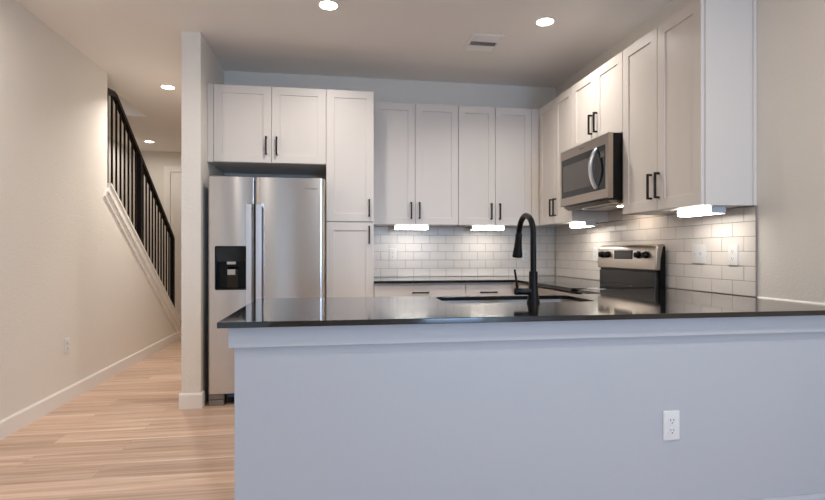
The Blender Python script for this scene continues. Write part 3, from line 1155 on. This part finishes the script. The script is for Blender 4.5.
def bar_light(label, loc, rz, L, power):
    """local: x along the bar, y depth (front y=0), top at z=0"""
    t = thing('under_cabinet_light', label, 'light', loc, rz, 'light bars under the wall cabinets')
    d, h = 0.085, 0.037
    bm = B()
    box(bm, -0.006, 0.0, 0, d, -h, 0, 0.002, 1)
    box(bm, L, L + 0.006, 0, d, -h, 0, 0.002, 1)
    box(bm, 0, L, 0.004, d, -0.012, 0)
    box(bm, 0, L, d - 0.004, d, -h, -0.012)
    obj('housing', bm, 'housing', t)
    bm = B()
    prism(bm, [(0.0, -0.010), (0.004, -0.012), (d - 0.004, -0.012), (d - 0.004, -h), (0.008, -h), (0.0, -h + 0.010)], 'x', 0.0, L)
    obj('diffuser', bm, 'diff', t)
    return t


bar_light('glowing light bar under the far cabinet next to the pantry', (0.530, 4.47, ZB), 0, 0.295, UL)
bar_light('glowing light bar under the far cabinet beside the corner', (1.238, 4.47, ZB), 0, 0.295, UL)
bar_light('glowing light bar under the right cabinet beyond the microwave', (1.955, 4.015, ZB), RZ, 0.262, UL)
bar_light('glowing light bar under the near right cabinet above the switches', (1.955, 2.662, ZB), RZ, 0.262, UL)

# ------------------------------------------------------------------ recessed ceiling lights


def downlight(label, x, y, power, spread=172):
    t = thing('recessed_light', label, 'light', (x, y, ZC), 0, 'round recessed ceiling lights')
    bm = B()
    lathe(bm, [(0.072, 0.0), (0.072, -0.002), (0.065, -0.0045), (0.058, -0.004), (0.058, 0.0)], n=40)
    obj('trim_ring', bm, 'vent', t, smooth=True)
    obj('lens', lathe(B(), [(0.0575, -0.001), (0.0575, -0.0042), (0.052, -0.0055)], n=40), 'lamp', t)
    a = area('downlight_glow', (0, 0, 0), (0, 0, 0), 0.13, 0.13, power, LAMP, 'DISK', math.radians(spread))
    a.parent = t
    a.location = (0, 0, -0.010)
    return t


downlight('round recessed ceiling light in front of the refrigerator cabinets', -0.042, 3.368, LP * 0.66, 148)
downlight('round recessed ceiling light near the right wall cabinets beyond the vent', 1.458, 3.379, LP * 0.57, 135)
downlight('round recessed hall ceiling light nearer the narrow wall end', -1.617, 5.278, LP * 1.0, 135)
downlight('round recessed hall ceiling light farthest away past the railing', -2.681, 7.917, LP * 0.33)
for lx, ly, lab, pw_ in ((-1.68, 2.8, 'by the left wall short of the narrow wall end', LP * 0.52),
                         (-1.3, 0.0, 'by the left wall further from the kitchen', LP * 0.6), (1.3, 0.8, 'added out of view on the right', LP * 1.1)):
    downlight('round recessed living room ceiling light ' + lab, lx, ly, pw_)  # right one is added out of view to brighten end panel and right wall

# unseen lamp added on the upper ceiling to light the stairwell opening
sl = thing('added_stair_lamp', 'added unseen round lamp up in the stairwell', 'light', (-2.65, 4.6, 5.3))
obj('base', lathe(B(), [(0.12, 0.0), (0.12, -0.02), (0.05, -0.022)], n=32), 'vent', sl)
obj('globe', lathe(B(), [(0.11, -0.021), (0.105, -0.05), (0.06, -0.08), (0.01, -0.085)], n=32), 'lamp', sl, smooth=True)
a = area('added_stair_glow', (0, 0, 0), (0, 0, 0), 0.2, 0.2, 3.5, LAMP, 'DISK')
a.parent = sl
a.location = (0, 0, -0.10)

# ------------------------------------------------------------------ ceiling vent
vx0, vx1, vy0, vy1 = 1.005, 1.265, 3.635, 3.955
vt = thing('ceiling_vent', 'rectangular white louvred air vent in the kitchen ceiling', 'vent', ((vx0 + vx1) / 2, (vy0 + vy1) / 2, ZC))
bm = B()
zo = ZC - 0.001
rr = lambda i, z: [(vx0 + i, vy0 + i, z), (vx1 - i, vy0 + i, z), (vx1 - i, vy1 - i, z), (vx0 + i, vy1 - i, z)]
loops(bm, [rr(0, zo), rr(0.002, zo - 0.004), rr(0.018, zo - 0.009), rr(0.026, zo - 0.009), rr(0.026, zo)], cap0=False, cap1=False)
obj('frame', bm, 'vent', vt, world=True)
obj('duct', box(B(), vx0 + 0.02, vx1 - 0.02, vy0 + 0.02, vy1 - 0.02, zo - 0.002, zo), 'ventdark', vt, world=True)
ix0, ix1 = vx0 + 0.026, vx1 - 0.026
for (a0, a1, tilt, wd_) in ((vy0 + 0.03, vy0 + 0.108, 0.0055, 0.0030), (vy1 - 0.105, vy1 - 0.03, 0.010, 0.010)):
    k = 0
    y = a0
    while y < a1:
        bm = B()
        dy = 0.006
        prism(bm, [(y, zo - 0.002), (y + 0.0015, zo - 0.002),
                   (y + wd_ + 0.0015, zo - tilt), (y + wd_, zo - tilt)], 'x', ix0, ix1)
        obj('slat', bm, 'vent', vt, world=True)
        y += 0.012
for k in range(10):
    x = ix0 + 0.008 + k * (ix1 - ix0 - 0.012) / 9.5
    bm = B()
    prism(bm, [(x, zo - 0.010), (x + 0.0055, zo - 0.010), (x + 0.0105, zo - 0.002), (x + 0.009, zo - 0.002)], 'y', vy0 + 0.121, vy1 - 0.117)
    obj('slat', bm, 'vent', vt, world=True)
bm = B()
box(bm, ix0, ix1, vy0 + 0.113, vy0 + 0.119, zo - 0.010, zo - 0.002)
box(bm, ix0, ix1, vy1 - 0.115, vy1 - 0.109, zo - 0.010, zo - 0.002)
obj('divider', bm, 'vent', vt, world=True)
